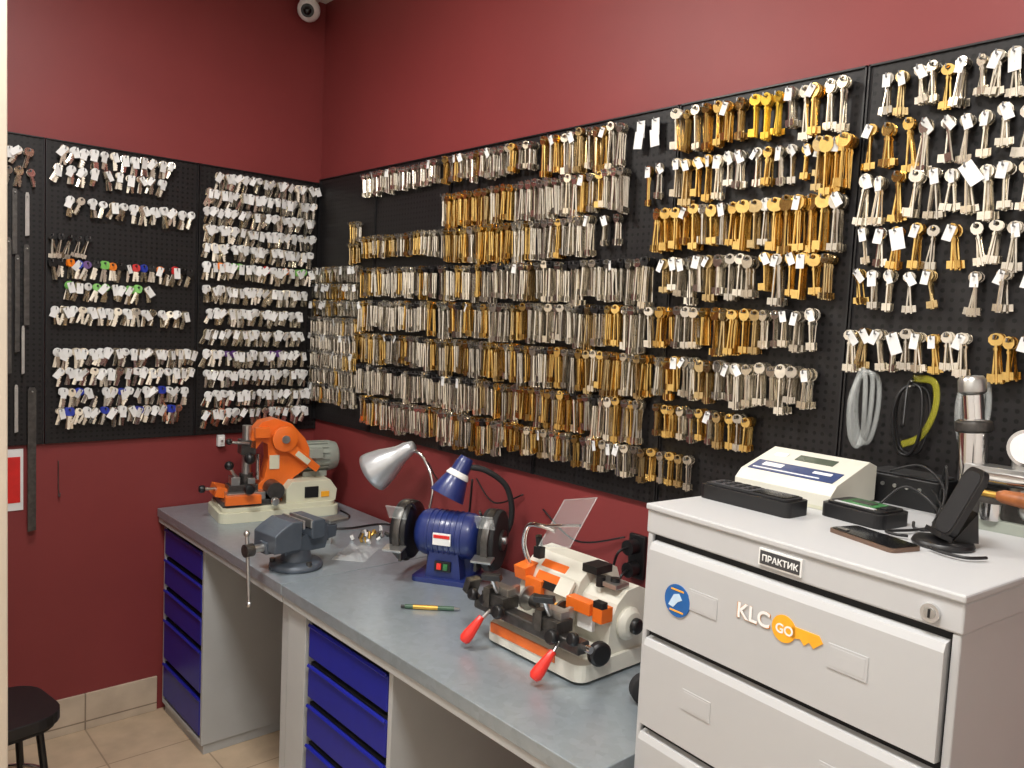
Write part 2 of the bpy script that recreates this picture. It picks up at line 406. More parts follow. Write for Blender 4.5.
for z,step,T,g,n in ((2.275,.030,T_SH,.25,4),(2.165,.034,T_MID,.3,4),(2.055,.034,T_MID,.2,5),(1.94,.034,T_SH,.3,4),(1.845,.040,T_SH,.2,4),(1.715,.027,T_SH,.5,6)):
    y=-2.605
    while y>-3.05:
        if R()<.92: KB.bunch((y,z+U(-.006,.006)),T,pickcol(g),n+random.randint(-1,1),.0055,.7,U(-.1,.1),.13,R()<.08,1.0,1.0)
        y-=step*U(.85,1.25)
KB.build('hanging_keys')

KA=Keys('A')
def rowA(x0,x1,z,step,n,cols=None,tag=.7,T=T_HO,th=-.12,dark=0,k=1.22):
    x=x0;i=0
    while x<=x1:
        c=cols[i%len(cols)] if cols else ((NI if R()<.55 else PA),(NI if R()<.7 else ST))
        KA.bunch((x,z+U(-.003,.003)),T,c,n,.006,tag,th+U(-.25,.25),.2,False,k,1.15); x+=step*U(.92,1.08); i+=1
W=(PA,NI)
rowA(-1.08,-.66,2.272,.036,4,None,1); rowA(-1.10,-.72,2.20,.042,4,None,1)
rowA(-1.06,-.60,2.085,.036,4,[W,(NI,NI),(PA,ST)],.7)
rowA(-1.12,-.98,1.945,.03,3,[(BK,ST)],0,T_SH,k=1)
rowA(-1.12,-.58,1.850,.030,3,[(BK,ST),(BK,NI),(OR,ST),(BL,NI),(PU,ST),(BK,NI),(GR,ST),(OR,NI),(BK,ST),(BK,NI),(RD,NI),(BL,ST),(BK,ST),(OR,NI),(BK,ST),(RD,ST)],.2)
rowA(-1.06,-.76,1.765,.031,3,[(GR,NI),(NI,NI),(PA,NI),(GR,NI)],.6)
rowA(-1.11,-.60,1.672,.032,4,[W,(NI,NI)],.8)
rowA(-1.10,-.58,1.512,.030,4,None,.85); rowA(-1.09,-.58,1.435,.031,4,[(NI,NI),(PA,ST),(PA,NI),(NI,NI)],.8)
rowA(-1.08,-.62,1.356,.031,4,[(PA,NI),(NI,ST),(BL,NI),(PA,NI),(BK,NI)],.7); rowA(-1.09,-.64,1.28,.032,4,[(NI,NI),(BL,NI),(NI,NI),(PA,ST)],.7)
for z,a,b in ((2.265,-.49,-.04),(2.19,-.53,-.05),(2.115,-.54,-.05),(2.04,-.54,-.05),(1.965,-.54,-.05),(1.885,-.54,-.05),(1.785,-.54,-.08),(1.69,-.52,-.1),(1.60,-.53,-.1),(1.51,-.53,-.08),(1.425,-.53,-.05),(1.335,-.52,-.05),(1.255,-.53,-.05)):
    cols=None
    if abs(z-1.885)<.01: cols=[(PA,NI),(BK,NI),(OR,NI),(PA,NI),(GR,NI),(GR,ST),(BK,NI),(PA,NI),(PA,NI),(RD,NI)]
    if abs(z-1.51)<.01: cols=[(PA,NI),(NI,NI),(PA,NI),(PU,NI),(PU,NI),(NI,NI),(BK,NI)]
    rowA(a,b,z,.030 if z>1.4 else .033,4,cols,.95,T_HO)
for z in (2.24,2.17): rowA(-1.26,-1.19,z,.035,3,[(NI,ST)],.3)
KA.build('hanging_keys')

def bar(name,x,z0,z1,w,m,y=-.03):
    q=MB(); q.prism([(x-w/2,z0),(x+w/2,z0+.004),(x+w/2,z1-.01),(x+w*.3,z1),(x-w*.3,z1),(x-w/2,z1-.01)],y,y+.004,m,'xz')
    q.cyl((x,-.0205,z1-.015),(x,y-.012,z1-.015),.0025,steel,seg=8); q.build(name,None,.0005)
bar('steel_ruler',-1.24,1.86,2.10,.016,dsteel); bar('steel_ruler',-1.20,1.93,2.09,.014,steel)
bar('flat_file',-1.262,1.42,1.92,.022,dsteel,-.034); bar('flat_file',-1.232,1.5,1.86,.016,dsteel,-.03); bar('flat_file',-1.202,1.60,1.90,.018,dsteel)
bar('flat_file',-1.185,.82,1.37,.028,dsteel,-.036); bar('flat_file',-1.235,1.2,1.38,.012,steel); bar('steel_ruler',-1.215,1.42,1.60,.010,steel,-.04)
q=MB(); q.bx((-1.36,-.004,.90),(-1.208,-.001,1.135),paper); q.bx((-1.35,-.006,.93),(-1.218,-.004,1.105),sign_red); q.build('fire_sign')
q=MB(); q.tube([(-1.09,-.006,1.08),(-1.09,-.006,1.0),(-1.09,-.012,.95),(-1.088,-.02,.94),(-1.086,-.02,.955)],.002,dsteel,6); q.build('wall_hook')
q=MB(); q.box((-.455,-.012,1.12),(.03,.022,.05),white_pl); q.box((-.455,-.024,1.12),(.018,.004,.03),white_pl); q.cyl((-.455,-.026,1.12),(-.455,-.029,1.12),.005,steel); q.build('light_switch',None,.002)

# security camera
q=MB(); q.lathe([(.0001,0),(.05,0),(.055,.01),(.055,.03),(.045,.045),(.0001,.045)],(-.135,-.10,CH-.001),(0,0,-1),white_pl)
q.sph((-.135,-.10,CH-.09),.05,white_pl); q.cyl((-.135,-.10,CH-.09),(-.162,-.140,CH-.11),.028,blackp); q.sph((-.163,-.142,CH-.111),.018,screen); q.cyl((-.135,-.10,CH-.04),(-.135,-.10,CH-.06),.03,white_pl)
q.build('security_camera')

# ------------------------------------------------------------ benches
H=.85
def bench(y0,y1,ped):
    q=MB()
    q.bx((-.72,y1+.001,H-.035),(-.022,y0-.001,H),galv)
    q.bx((-.715,y1+.003,H-.06),(-.69,y0-.003,H-.035),bench_grey)
    pa,pb,heights,lf=ped
    q.bx((-.695,pa-.018,FZ+.04),(-.03,pa,H-.035),bench_grey)
    q.bx((-.695,pb,FZ+.04),(-.03,pb+.018,H-.035),bench_grey)
    q.bx((-.695,pb+.018,FZ+.04),(-.03,pa-.018,FZ+.06),bench_grey)
    q.bx((-.045,pb+.018,FZ+.06),(-.03,pa-.018,H-.035),bench_grey)
    q.bx((-.68,pb+.018,H-.075),(-.045,pa-.018,H-.06),bench_grey)
    q.bx((-.685,pb+.006,FZ),(-.05,pa-.006,FZ+.04),bench_grey)
    q.bx((-.64,pb+.018,FZ+.06),(-.62,pa-.018,H-.06),darkin)
    if lf: q.bx((-.70,pa-lf,FZ),(-.66,pa-.001,H-.035),bench_grey)
    z=H-.065; ya=pa-.02-lf
    for h in heights:
        z2=z-h
        q.bx((-.698,pb+.02,z2+.006),(-.64,ya,z-.022),blue_c)
        q.bx((-.690,pb+.02,z-.022),(-.64,ya,z-.012),darkin)
        q.prism([(-.698,z-.03),(-.706,z-.022),(-.700,z-.014),(-.695,z-.024)],pb+.022,ya-.002,blue_c,'xz')
        z=z2
    return q
q=bench(-.014,-1.176,(-.03,-.48,(.13,.13,.13,.19,.17),0))
q.bx((-.69,-1.17,FZ),(-.65,-1.13,H-.035),bench_grey); q.bx((-.08,-1.17,FZ),(-.04,-1.13,H-.035),bench_grey)
q.build('workbench',None,.002)
q=bench(-1.178,-2.49,(-1.19,-1.775,(.125,.125,.125,.125,.125,.125),.115))
q.bx((-.69,-2.48,FZ),(-.65,-2.44,H-.035),bench_grey); q.bx((-.08,-2.48,FZ),(-.04,-2.44,H-.035),bench_grey)
q.build('workbench',None,.002)

# ------------------------------------------------------------ orange key machine
q=MB()
q.prism(rrect(.42,.22,.03),0,.035,cream,'xy'); q.prism(rrect(.40,.20,.03),.035,.05,cream,'xy')
q.prism([(.02,.05),(.20,.05),(.205,.09),(.18,.125),(.04,.125),(.02,.10)],-.085,.085,cream,'xz')
q.box((.11,-.087,.085),(.05,.004,.04),blackp); q.box((.16,-.087,.075),(.03,.004,.02),stick_yel)
col=[(-.075,.05),(.055,.05),(.06,.13),(.12,.17),(.125,.215),(.10,.27),(.05,.325),(-.01,.345),(-.055,.335),(-.085,.30),(-.095,.245),(-.075,.24),(-.055,.265),(-.035,.255),(-.03,.20),(-.045,.13),(-.075,.10)]
q.prism(col,-.03,.04,orange,'xz')
q.lathe([(.0001,0),(.035,0),(.045,.008),(.045,.03),(.0001,.03)],(.02,-.03,.275),(0,-1,0),orange)
q.cyl((.02,-.058,.275),(.02,-.068,.275),.014,steel)
q.prism([(.03,.23),(.135,.15),(.15,.17),(.055,.255)],-.055,-.03,orange,'xz')
q.box((.085,-.0565,.205),(.06,.002,.02),cream,(0,39,0)); q.box((-.01,-.031,.19),(.035,.003,.05),cream); q.box((-.015,-.033,.10),(.05,.006,.03),dsteel)
q.box((-.06,-.045,.30),(.05,.03,.035),orange); q.box((-.10,0,.245),(.05,.06,.05),dsteel)
q.cyl((-.10,0,.12),(-.10,0,.32),.016,steel); q.cyl((-.10,0,.12),(-.10,0,.15),.024,dsteel); q.cyl((-.10,0,.08),(-.10,0,.12),.006,steel)
q.cyl((-.065,-.02,.13),(-.065,-.02,.22),.007,chrome)
q.cyl((-.10,-.03,.26),(-.17,-.05,.27),.005,steel); q.sph((-.172,-.05,.272),.011,blackp)
q.box((-.11,0,.06),(.17,.17,.02),dsteel); q.box((-.115,-.01,.082),(.13,.13,.026),steel); q.box((-.12,-.02,.105),(.10,.06,.025),dsteel)
q.box((-.145,-.02,.13),(.03,.05,.03),steel); q.box((-.09,-.02,.128),(.025,.04,.02),steel); q.box((-.13,-.088,.075),(.12,.025,.03),orange); q.box((-.185,.02,.09),(.045,.10,.035),orange,(0,15,0))
q.cyl((-.12,-.08,.115),(-.12,-.13,.12),.006,steel); q.knob((-.12,-.12,.12),(0,-1,0),.018,.025,blackp)
q.cyl((-.18,0,.10),(-.245,-.01,.105),.005,steel); q.knob((-.24,-.01,.105),(-1,0,0),.013,.02,blackp)
q.cyl((-.14,-.02,.14),(-.165,-.04,.18),.006,steel); q.sph((-.168,-.042,.187),.016,blackp); q.sph((-.10,-.05,.21),.02,blackp)
q.cyl((-.03,-.06,.08),(-.03,-.12,.07),.005,steel); q.knob((-.03,-.115,.07),(0,-1,0),.014,.02,steel)
q.cyl((-.02,-.03,.10),(-.02,-.10,.10),.03,dsteel,seg=20)
q.cyl((.09,.03,.195),(.21,.03,.195),.052,grey_m,seg=32)
for k in range(16):
    a=2*math.pi*k/16; q.box((.15,.03+.055*math.cos(a),.195+.055*math.sin(a)),(.10,.004,.010),grey_m,(math.degrees(a),0,0))
q.lathe([(.0001,.04),(.03,.038),(.05,.028),(.057,.0),(.057,-.01)],(.205,.03,.195),(1,0,0),grey_m); q.box((.145,.03,.135),(.09,.08,.02),grey_m); q.box((.14,-.03,.215),(.05,.02,.035),grey_m)
q.build('key_duplicating_machine',place(-.345,-.32,H,-10,1.17),.0025)

# ------------------------------------------------------------ vise
q=MB()
q.lathe([(.0001,0),(.075,0),(.078,.008),(.072,.018),(.05,.024),(.0001,.024)],(0,0,0),(0,0,1),vise_c)
for a in (30,150,270): q.cyl((.066*math.cos(math.radians(a)),.066*math.sin(math.radians(a)),.015),(.066*math.cos(math.radians(a)),.066*math.sin(math.radians(a)),.028),.009,dsteel,seg=6)
q.cyl((0,0,.024),(0,0,.055),.045,vise_c,.038)
q.prism([(-.06,.05),(.075,.05),(.085,.08),(.08,.125),(.035,.135),(.02,.135),(.02,.10),(-.06,.095)],-.036,.036,vise_c,'xz')
q.prism(rrect(.045,.055,.008,3,.035,.118),-.06,.06,vise_c,'xz')
q.box((.013,0,.135),(.008,.115,.026),steel); q.box((-.012,0,.135),(.008,.115,.026),steel)
q.prism([(-.105,.065),(-.02,.065),(-.016,.145),(-.05,.148),(-.085,.13),(-.105,.115)],-.056,.056,vise_c,'xz')
q.box((-.03,0,.075),(.16,.04,.035),vise_c)
q.cyl((-.15,0,.075),(-.10,0,.075),.012,steel); q.cyl((-.165,0,.075),(-.14,0,.075),.018,dsteel)
q.cyl((-.153,.01,.12),(-.153,-.01,-.075),.005,steel); q.sph((-.153,.01,.12),.009,steel); q.sph((-.153,-.01,-.075),.009,steel)
q.prism([(.08,.07),(.12,.075),(.125,.11),(.08,.115)],-.025,.025,vise_c,'xz'); q.box((.13,0,.12),(.07,.05,.012),steel)
q.build('bench_vise',place(-.60,-1.035,H,6,1.15),.003)
q=MB(); q.box((0,0,.02),(.09,.05,.04),steel); q.cyl((-.02,0,.04),(-.02,0,.055),.012,dsteel); q.cyl((.025,0,.04),(.025,0,.05),.008,steel); q.box((0,-.026,.02),(.07,.004,.012),dsteel); q.build('steel_clamp_block',place(-.40,-.82,H,-30),.002)

q=MB()
vs=[];fs=[];n=9
for i in range(n):
    for j in range(n):
        x=(i/(n-1)-.5)*.17; y=(j/(n-1)-.5)*.11; e=min(i,j,n-1-i,n-1-j)
        vs.append((x*U(.95,1.05),y*U(.95,1.05),.002 if e==0 else U(.004,.016)))
for i in range(n-1):
    for j in range(n-1): fs.append((i*n+j,(i+1)*n+j,(i+1)*n+j+1,i*n+j+1))
q.add(vs,fs,bagm,False); q.build('plastic_bag',place(-.36,-1.02,H,40,1.1))
q=MB()
for k in range(26): 
    x,y=U(-.09,.09),U(-.05,.05); q.cyl((x,y,.003),(x+U(-.01,.01),y+U(-.01,.01),U(.012,.028)),U(.004,.008),random.choice([steel,dsteel,brass,white_pl]),seg=10)
q.build('spare_screws',place(-.19,-.87,H,20))

# ------------------------------------------------------------ desk lamp
q=MB()
q.lathe([(.0001,0),(.06,0),(.062,.006),(.055,.016),(.02,.022),(.0001,.022)],(-.12,-1.06,H),(0,0,1),silverp)
q.tube([(-.12,-1.06,H+.02),(-.095,-1.09,1.0),(-.082,-1.08,1.10),(-.092,-1.02,1.185),(-.112,-.955,1.20)],.006,chrome,10)
A0=Vector((-.112,-.955,1.20)); ax=Vector((-.195,-.84,1.095))-A0
q.lathe([(.0001,-.03),(.018,-.03),(.024,-.015),(.03,.0),(.034,.03),(.045,.06),(.062,.10),(.076,.15),(.079,.17),(.076,.17),(.059,.10),(.04,.06),(.0001,.05)],A0,ax,silverp,32)
q.sph(A0+ax.normalized()*.10,.028,white_pl)
q.build('desk_lamp')

# ------------------------------------------------------------ bench grinder
q=MB()
q.prism(rrect(.19,.14,.02),0,.014,blue_g,'xy')
q.prism([(-.055,.014),(.055,.014),(.045,.09),(-.045,.09)],-.05,.05,blue_g,'xz')
q.prism(rrect(.16,.10,.03,5,0,.05),.012,.085,blue_g,'xy')
q.lathe([(.0001,-.098),(.045,-.098),(.062,-.085),(.068,-.07),(.068,.07),(.062,.085),(.045,.098),(.0001,.098)],(0,0,.135),(1,0,0),blue_g,32)
for k in range(-3,4): q.lathe([(.067,-.004),(.0705,-.002),(.0705,.002),(.067,.004)],(k*.017,0,.135),(1,0,0),blue_g,32)
q.box((0,-.071,.135),(.055,.006,.035),paper); q.box((0,-.0745,.143),(.05,.002,.010),sign_red); q.box((0,-.052,.05),(.05,.01,.03),blackp); q.box((-.01,-.058,.05),(.014,.006,.018),redp); q.box((.01,-.058,.05),(.014,.006,.018),green_lab)
for sx in (-1,1):
    x=sx*.135
    q.lathe([(.0001,-.026),(.06,-.026),(.085,-.024),(.088,-.018),(.088,.018),(.085,.024),(.06,.026),(.0001,.026)],(x,0,.135),(1,0,0),rubber if sx>0 else blackp,36)
    q.lathe([(.075,-.012),(.092,-.01),(.092,.01),(.075,.012)],(x,-.004,.133),(1,0,0),dsteel,36)
    q.cyl((x+sx*.026,0,.135),(x+sx*.034,0,.135),.03,dsteel); q.cyl((x+sx*.034,0,.135),(x+sx*.042,0,.135),.012,steel,seg=6)
    q.box((x,-.10,.10),(.06,.04,.006),steel,(10,0,0)); q.box((x-sx*.02,-.08,.08),(.008,.05,.03),dsteel); q.box((x,-.095,.205),(.055,.004,.05),clear,(35,0,0))
    q.tube([(x-sx*.03,-.02,.20),(x-sx*.03,-.05,.225),(x-sx*.02,-.075,.225)],.004,dsteel,6)
q.tube([(.10,.06,.06),(.16,.09,.16),(.15,.08,.27),(.09,.05,.325),(.03,.03,.335)],.009,rubber,10)
ax=(-.30,-.25,-.75); o=(.02,.03,.335)
q.lathe([(.0001,-.03),(.02,-.03),(.026,-.01),(.028,.02),(.04,.05),(.055,.10),(.052,.10),(.03,.04),(.0001,.035)],o,ax,blue_g,28)
q.lathe([(.0285,.018),(.031,.02),(.037,.034),(.0355,.036)],o,ax,paper,28)
q.build('bench_grinder',place(-.245,-1.41,H,-57,1.1),.002)

q=MB(); q.cyl((0,0,.006),(.12,0,.006),.0055,mat('pen_green',(60,90,70),.4),seg=12); q.cyl((.02,0,.006),(.08,0,.006),.0058,brass,seg=12); q.cyl((.12,0,.006),(.135,0,.006),.005,steel,.001,12); q.cyl((-.01,0,.006),(0,0,.006),.004,blackp,seg=10)
q.build('ballpoint_pen',place(-.52,-1.565,H,-42,1.2))

# ------------------------------------------------------------ white/orange key machine
q=MB()
q.prism(rrect(.35,.28,.03),.008,.05,cream2,'xy')
for sx in(-1,1):
    for sy in (-1,1): q.cyl((sx*.14,sy*.11,0),(sx*.14,sy*.11,.01),.015,rubber)
q.box((-.03,-.1395,.045),(.24,.006,.026),orange)
q.prism([(-.10,.05),(-.055,.05),(-.05,.075),(-.10,.085)],-.14,.14,cream2,'yz')
body=[(-.05,.05),(.135,.05),(.14,.17),(.12,.215),(.07,.24),(.02,.235),(-.02,.20),(-.045,.14)]
q.prism(body,-.15,.05,cream2,'yz')
q.prism([(a*.9+.01,b*.82+.008) for a,b in body],.05,.165,cream2,'yz')
q.prism([(-.035,.175),(-.015,.205),(.0,.22),(.0,.21),(-.012,.19),(-.035,.160)],-.10,-.01,orange,'yz')
q.box((-.135,-.035,.185),(.045,.05,.035),orange,(10,0,0)); q.box((-.08,-.055,.155),(.06,.014,.05),orange); q.box((.03,-.06,.12),(.05,.012,.04),stick_yel)
q.box((.02,-.045,.18),(.05,.01,.045),cream2,(-35,0,0)); q.box((.09,-.055,.16),(.08,.03,.03),orange); q.box((.155,-.05,.155),(.03,.04,.036),orange); q.box((.06,.03,.232),(.05,.06,.02),blackp)
q.box((-.03,-.052,.172),(.05,.004,.02),blackp,(-20,0,0)); q.box((.10,-.046,.12),(.05,.012,.04),paper)
q.lathe([(.0001,0),(.04,0),(.042,.01),(.03,.022),(.0001,.024)],(.165,.03,.12),(1,0,0),cream2); q.knob((.188,.03,.12),(1,0,0),.02,.018,blackp)
q.knob((.165,-.075,.07),(1,-.3,0),.03,.024,blackp); q.box((.155,-.06,.18),(.03,.02,.016),blackp)
q.box((.12,.02,.21),(.07,.05,.012),steel); q.cyl((.10,.0,.20),(.10,.0,.225),.012,blackp); q.cyl((.13,.02,.20),(.13,.02,.225),.012,blackp)
q.cyl((-.10,-.075,.13),(.08,-.075,.13),.008,steel); q.cyl((-.085,-.075,.13),(-.077,-.075,.13),.032,steel,seg=40); q.cyl((.04,-.075,.13),(.046,-.075,.13),.03,dsteel,seg=40)
q.cyl((-.06,-.075,.13),(-.03,-.075,.13),.02,dsteel)
q.cyl((-.22,-.135,.10),(.20,-.135,.10),.009,chrome)
q.prism(rrect(.04,.03,.006,3,-.14,.10),-.20,.18,dsteel,'yz')
for cx in (-.12,.075):
    q.box((cx,-.14,.13),(.085,.055,.03),dsteel); q.box((cx,-.132,.153),(.07,.03,.02),steel); q.box((cx-.02,-.16,.135),(.02,.03,.05),dsteel,(0,0,15))
    q.cyl((cx,-.15,.15),(cx,-.17,.19),.007,steel); q.box((cx,-.172,.193),(.055,.014,.016),blackp,(20,0,20)); q.knob((cx+.035,-.165,.11),(0,-1,.2),.018,.022,blackp)
    q.box((cx+.02,-.115,.15),(.012,.05,.025),steel,(0,0,10))
for cx in (-.20,-.15,.17): q.knob((cx,-.155,.12),(-.2,-1,.3),.016,.02,blackp)
for cx,dx in ((-.135,-.02),(.115,.01)):
    q.cyl((cx,-.15,.105),(cx+dx*.5,-.18,.075),.005,steel); q.lathe([(.0001,0),(.008,0),(.011,.02),(.016,.055),(.016,.070),(.010,.079),(.0001,.080)],(cx+dx*.5,-.178,.082),(dx*.3-.12,-.38,-.50),redp,20)
q.cyl((-.20,-.14,.10),(-.235,-.15,.13),.01,dsteel); q.box((-.225,-.15,.14),(.02,.04,.04),dsteel,(0,20,0))
q.tube([(-.13,-.03,.20),(-.135,-.05,.26),(-.11,-.06,.315),(-.06,-.06,.325),(-.02,-.05,.32)],.0065,chrome,10)
Mg=Matrix.Translation((.03,-.06,.355))@Matrix.Rotation(math.radians(52),4,'X')@Matrix.Rotation(math.radians(-24),4,'Y')
q.box((.03,-.06,.355),(.18,.14,.003),guard,(52,-24,0)); q.cyl((-.06,-.06,.326),(.07,-.055,.355),.004,chrome)
for a,b2 in (((-.09,-.07),(.09,-.07)),((.09,-.07),(.09,.07)),((.09,.07),(-.09,.07)),((-.09,.07),(-.09,-.07))):
    q.cyl(Mg@Vector((a[0],a[1],0)),Mg@Vector((b2[0],b2[1],0)),.0016,clear,seg=6)
q.cyl((-.09,-.03,.23),(-.09,-.04,.29),.009,blackp); q.box((-.09,-.035,.245),(.025,.02,.03),blackp)
M=Matrix.Translation((-.335,-2.05,H))@Matrix(((0,1,0,0),(-1,0,0,0),(0,0,1,0),(0,0,0,1)))
q.build('key_cutting_machine',M,.003)
q=MB(); q.lathe([(.012,0),(.034,0),(.036,.003),(.036,.022),(.034,.025),(.012,.025),(.012,0)],(0,0,.036),(.55,.83,0),rubber,28); q.build('tape_roll',place(-.415,-2.375,H))

# wall sockets + plugs
q=MB(); q.box((-.008,-2.0,1.035),(.014,.06,.13),blackp); q.build('power_socket',None,.004)
q=MB(); q.cyl((-.016,-1.995,1.065),(-.05,-1.995,1.065),.022,blackp); q.cyl((-.016,-2.0,1.0),(-.05,-2.0,1.0),.022,blackp)
q.tube([(-.05,-1.995,1.065),(-.08,-1.985,1.05),(-.075,-1.96,.97),(-.06,-1.93,.90),(-.06,-1.90,.86)],.004,blackp); q.tube([(-.05,-2.0,1.0),(-.08,-2.0,.98),(-.07,-1.99,.90),(-.06,-1.98,.86)],.004,blackp)
q.build('power_plug')
q=MB(); 
for (y0,y1,z) in ((-1.5,-1.25,1.12),(-1.2,-.95,1.13),(-1.95,-1.6,1.08)):
    q.tube([(-.01,y0,z),(-.03,(y0+y1)/2,z-.05),(-.01,y1,z+.01)],.003,blackp,6)
q.tube([(-.03,-1.25,1.13),(-.03,-1.24,1.0),(-.05,-1.23,.90),(-.06,-1.25,.857)],.004,blackp,6)
q.build('wall_cable')
q=MB(); q.tube([(-.10,-.45,.856),(-.12,-.56,.856),(-.22,-.62,.856),(-.30,-.66,.856),(-.22,-.72,.856),(-.06,-.74,.856),(-.04,-.9,.856)],.004,blackp,6); q.build('power_cable')

# ------------------------------------------------------------ filing cabinet
cab=bpy.data.objects.new('filing_cabinet',None); scn.collection.objects.link(cab)
CM=Matrix(((-.1,.995,0,-.628),(-.995,-.1,0,-2.514),(0,0,1,0),(0,0,0,1)))
cab.matrix_world=CM
CW,CD,CT=.575,.565,1.37
q=MB()
q.bx((0,.012,FZ+.02),(CW,CD,CT-.055),cab_grey)
q.bx((-.004,-.004,CT-.012),(CW+.004,CD,CT),cab_grey); q.bx((-.002,0,CT-.056),(CW+.002,CD,CT-.012),cab_grey)
q.bx((0.01,0.02,FZ),(CW-.01,CD-.01,FZ+.02),darkin)
q.bx((.0,.002,FZ+.02),(.012,.02,CT-.056),cab_grey); q.bx((CW-.012,.002,FZ+.02),(CW,.02,CT-.056),cab_grey)
q.build('carcass',None,.003,cab)
q=MB(); z=CT-.062
q.bx((.012,.010,FZ+.02),(CW-.012,.0125,CT-.056),darkin)
while z>.17:
    z2=z-.185
    q.prism([(.012,z2+.006),(-.006,z2+.008),(-.008,z-.022),(-.003,z-.010),(.012,z-.006)],.016,CW-.016,cab_grey,'yz')
    for cx in (.15,.425):
        q.bx((cx-.032,-.0085,z-.105),(cx+.032,-.0068,z-.067),cab_grey); q.bx((cx-.028,-.0089,z-.101),(cx+.028,-.0083,z-.071),cab_grey)
    z=z2
q.build('drawers',None,.0012,cab)
q=MB()
q.bx((.255,-.0035,CT-.047),(.335,0.0,CT-.019),white_pl); q.bx((.258,-.0045,CT-.044),(.332,-.0035,CT-.022),mat('badge_grey',(60,60,62),.4))
q.cyl((.535,.002,CT-.037),(.535,-.006,CT-.037),.013,chrome); q.cyl((.535,-.006,CT-.037),(.535,-.0075,CT-.037),.008,steel); q.bx((.5335,-.0085,CT-.043),(.5365,-.0072,CT-.031),blackp)
sx,sz=.092,CT-.160
q.cyl((sx,-.0070,sz),(sx,-.0088,sz),.030,stick_blue,seg=32)
q.prism([(sx-.02,sz-.012),(sx-.008,sz+.010),(sx+.004,sz+.014),(sx+.012,sz+.004),(sx+.002,sz-.002),(sx-.008,sz-.014)],-.0095,-.0086,mat('dolphin_light',(190,215,235),.4),'xz')
q.bx((sx-.015,-.0095,sz+.018),(sx+.015,-.0086,sz+.021),stick_yel); q.bx((sx-.016,-.0095,sz-.021),(sx+.016,-.0086,sz-.018),stick_yel)
kx=.315; zc=CT-.135
q.cyl((kx,-.0072,zc),(kx,-.0090,zc),.022,stick_yel,seg=28)
q.prism([(kx+.015,zc+.010),(kx+.062,zc+.010),(kx+.069,zc),(kx+.062,zc-.006),(kx+.054,zc-.013),(kx+.046,zc-.006),(kx+.038,zc-.014),(kx+.03,zc-.006),(kx+.015,zc-.010)],-.0090,-.0072,stick_yel,'xz')
q.build('labels',None,0,cab)
def text(s,x,z,size,m,y=-.0096,ext=.0003,name='lettering'):
    c=bpy.data.curves.new(name,'FONT'); c.body=s; c.size=size; c.extrude=ext; c.offset=size*.02
    c.materials.append(m); o=bpy.data.objects.new(name,c); scn.collection.objects.link(o); o.parent=cab
    o.matrix_local=Matrix.Translation((x,y,z))@Matrix.Rotation(math.pi/2,4,'X')
text('ПРАКТИК',.262,CT-.0385,.0142,paper,-.0048)
text('KLC',.222,zc-.010,.037,mat('sticker_outline',(205,130,20),.5),-.0086); text('KLC',.2235,zc-.009,.0355,paper,-.0091)  # white letters over their printed orange outline
text('GO',.300,zc-.008,.021,paper,-.0093)

def ctop(x,y,rz=0,sc=1): return CM@Matrix.Translation((x,y,CT))@Matrix.Rotation(math.radians(rz),4,'Z')@Matrix.Scale(sc,4)
q=MB()
q.prism([(0,.006),(.17,.006),(.17,.075),(.14,.085),(.02,.048),(0,.03)],0,.215,cream2,'yz')
q.prism([(.0,.0),(.17,.0),(.17,.008),(.0,.008)],.004,.211,cream,'yz')
sl=math.degrees(math.atan2(.037,.12))
def onp(x,y,d=0): return (x,y,.048+(y-.02)*.037/.12+.0008+d)
q.box(onp(.107,.046),(.19,.046,.002),blue_lab,(sl,0,0)); q.box(onp(.055,.052,.001),(.045,.016,.002),paper,(sl,0,0)); q.box(onp(.095,.032,.001),(.15,.004,.002),paper,(sl,0,0)); q.box(onp(.165,.053,.001),(.04,.010,.002),paper,(sl,0,0))
q.box(onp(.12,.105),(.085,.026,.002),lcd,(sl,0,0)); q.box(onp(.04,.105),(.03,.015,.003),paper,(sl,0,0))
q.build('key_code_reader',ctop(-.010,.262,3),.004)
q=MB(); q.prism(rrect(.20,.07,.012),0,.028,blackp,'xy'); q.prism(rrect(.185,.058,.010),.028,.032,rubber,'xy'); q.box((.05,0,.033),(.07,.045,.002),screen); q.prism(rrect(.10,.05,.01,5,-.035,0),.032,.0335,mat('keypad_grey',(62,62,66),.6),'xy')
for i in range(4):
    for j in range(3): q.box((-.068+i*.022,-.015+j*.015,.0343),(.012,.009,.002),rubber)
q.build('handheld_meter',ctop(.102,.175,2),.002)
q=MB(); q.prism(rrect(.125,.09,.015),0,.026,blackp,'xy'); q.prism(rrect(.11,.075,.010),.026,.030,blackp,'xy'); q.box((.0,0,.031),(.065,.05,.002),green_lab); q.box((0,0,.0325),(.04,.02,.002),dsteel); q.box((.045,0,.032),(.014,.03,.004),blackp); q.box((0,-.03,.031),(.08,.008,.002),bench_grey)
q.build('transponder_programmer',ctop(.272,.275,-3,1.0),.002)
q=MB(); q.prism(rrect(.135,.066,.010),0,.007,gold_ph,'xy'); q.prism(rrect(.129,.060,.008),.007,.0083,screen,'xy'); q.box((-.045,-.02,.0095),(.02,.008,.002),steel); q.build('smartphone',ctop(.362,.150,-14),.001)
q=MB(); q.lathe([(.0001,0),(.045,0),(.047,.004),(.044,.010),(.0001,.012)],(0,0,0),(0,0,1),blackp,32)
Mx=Matrix.Translation((0,.022,.072))@Matrix.Rotation(math.radians(66),4,'X')
q.prism(rrect(.065,.125,.02,6,0,.0),-.005,.005,blackp,'xy',False,Mx)
q.prism(rrect(.055,.11,.016,6,0,.0),.005,.006,rubber,'xy',False,Mx)
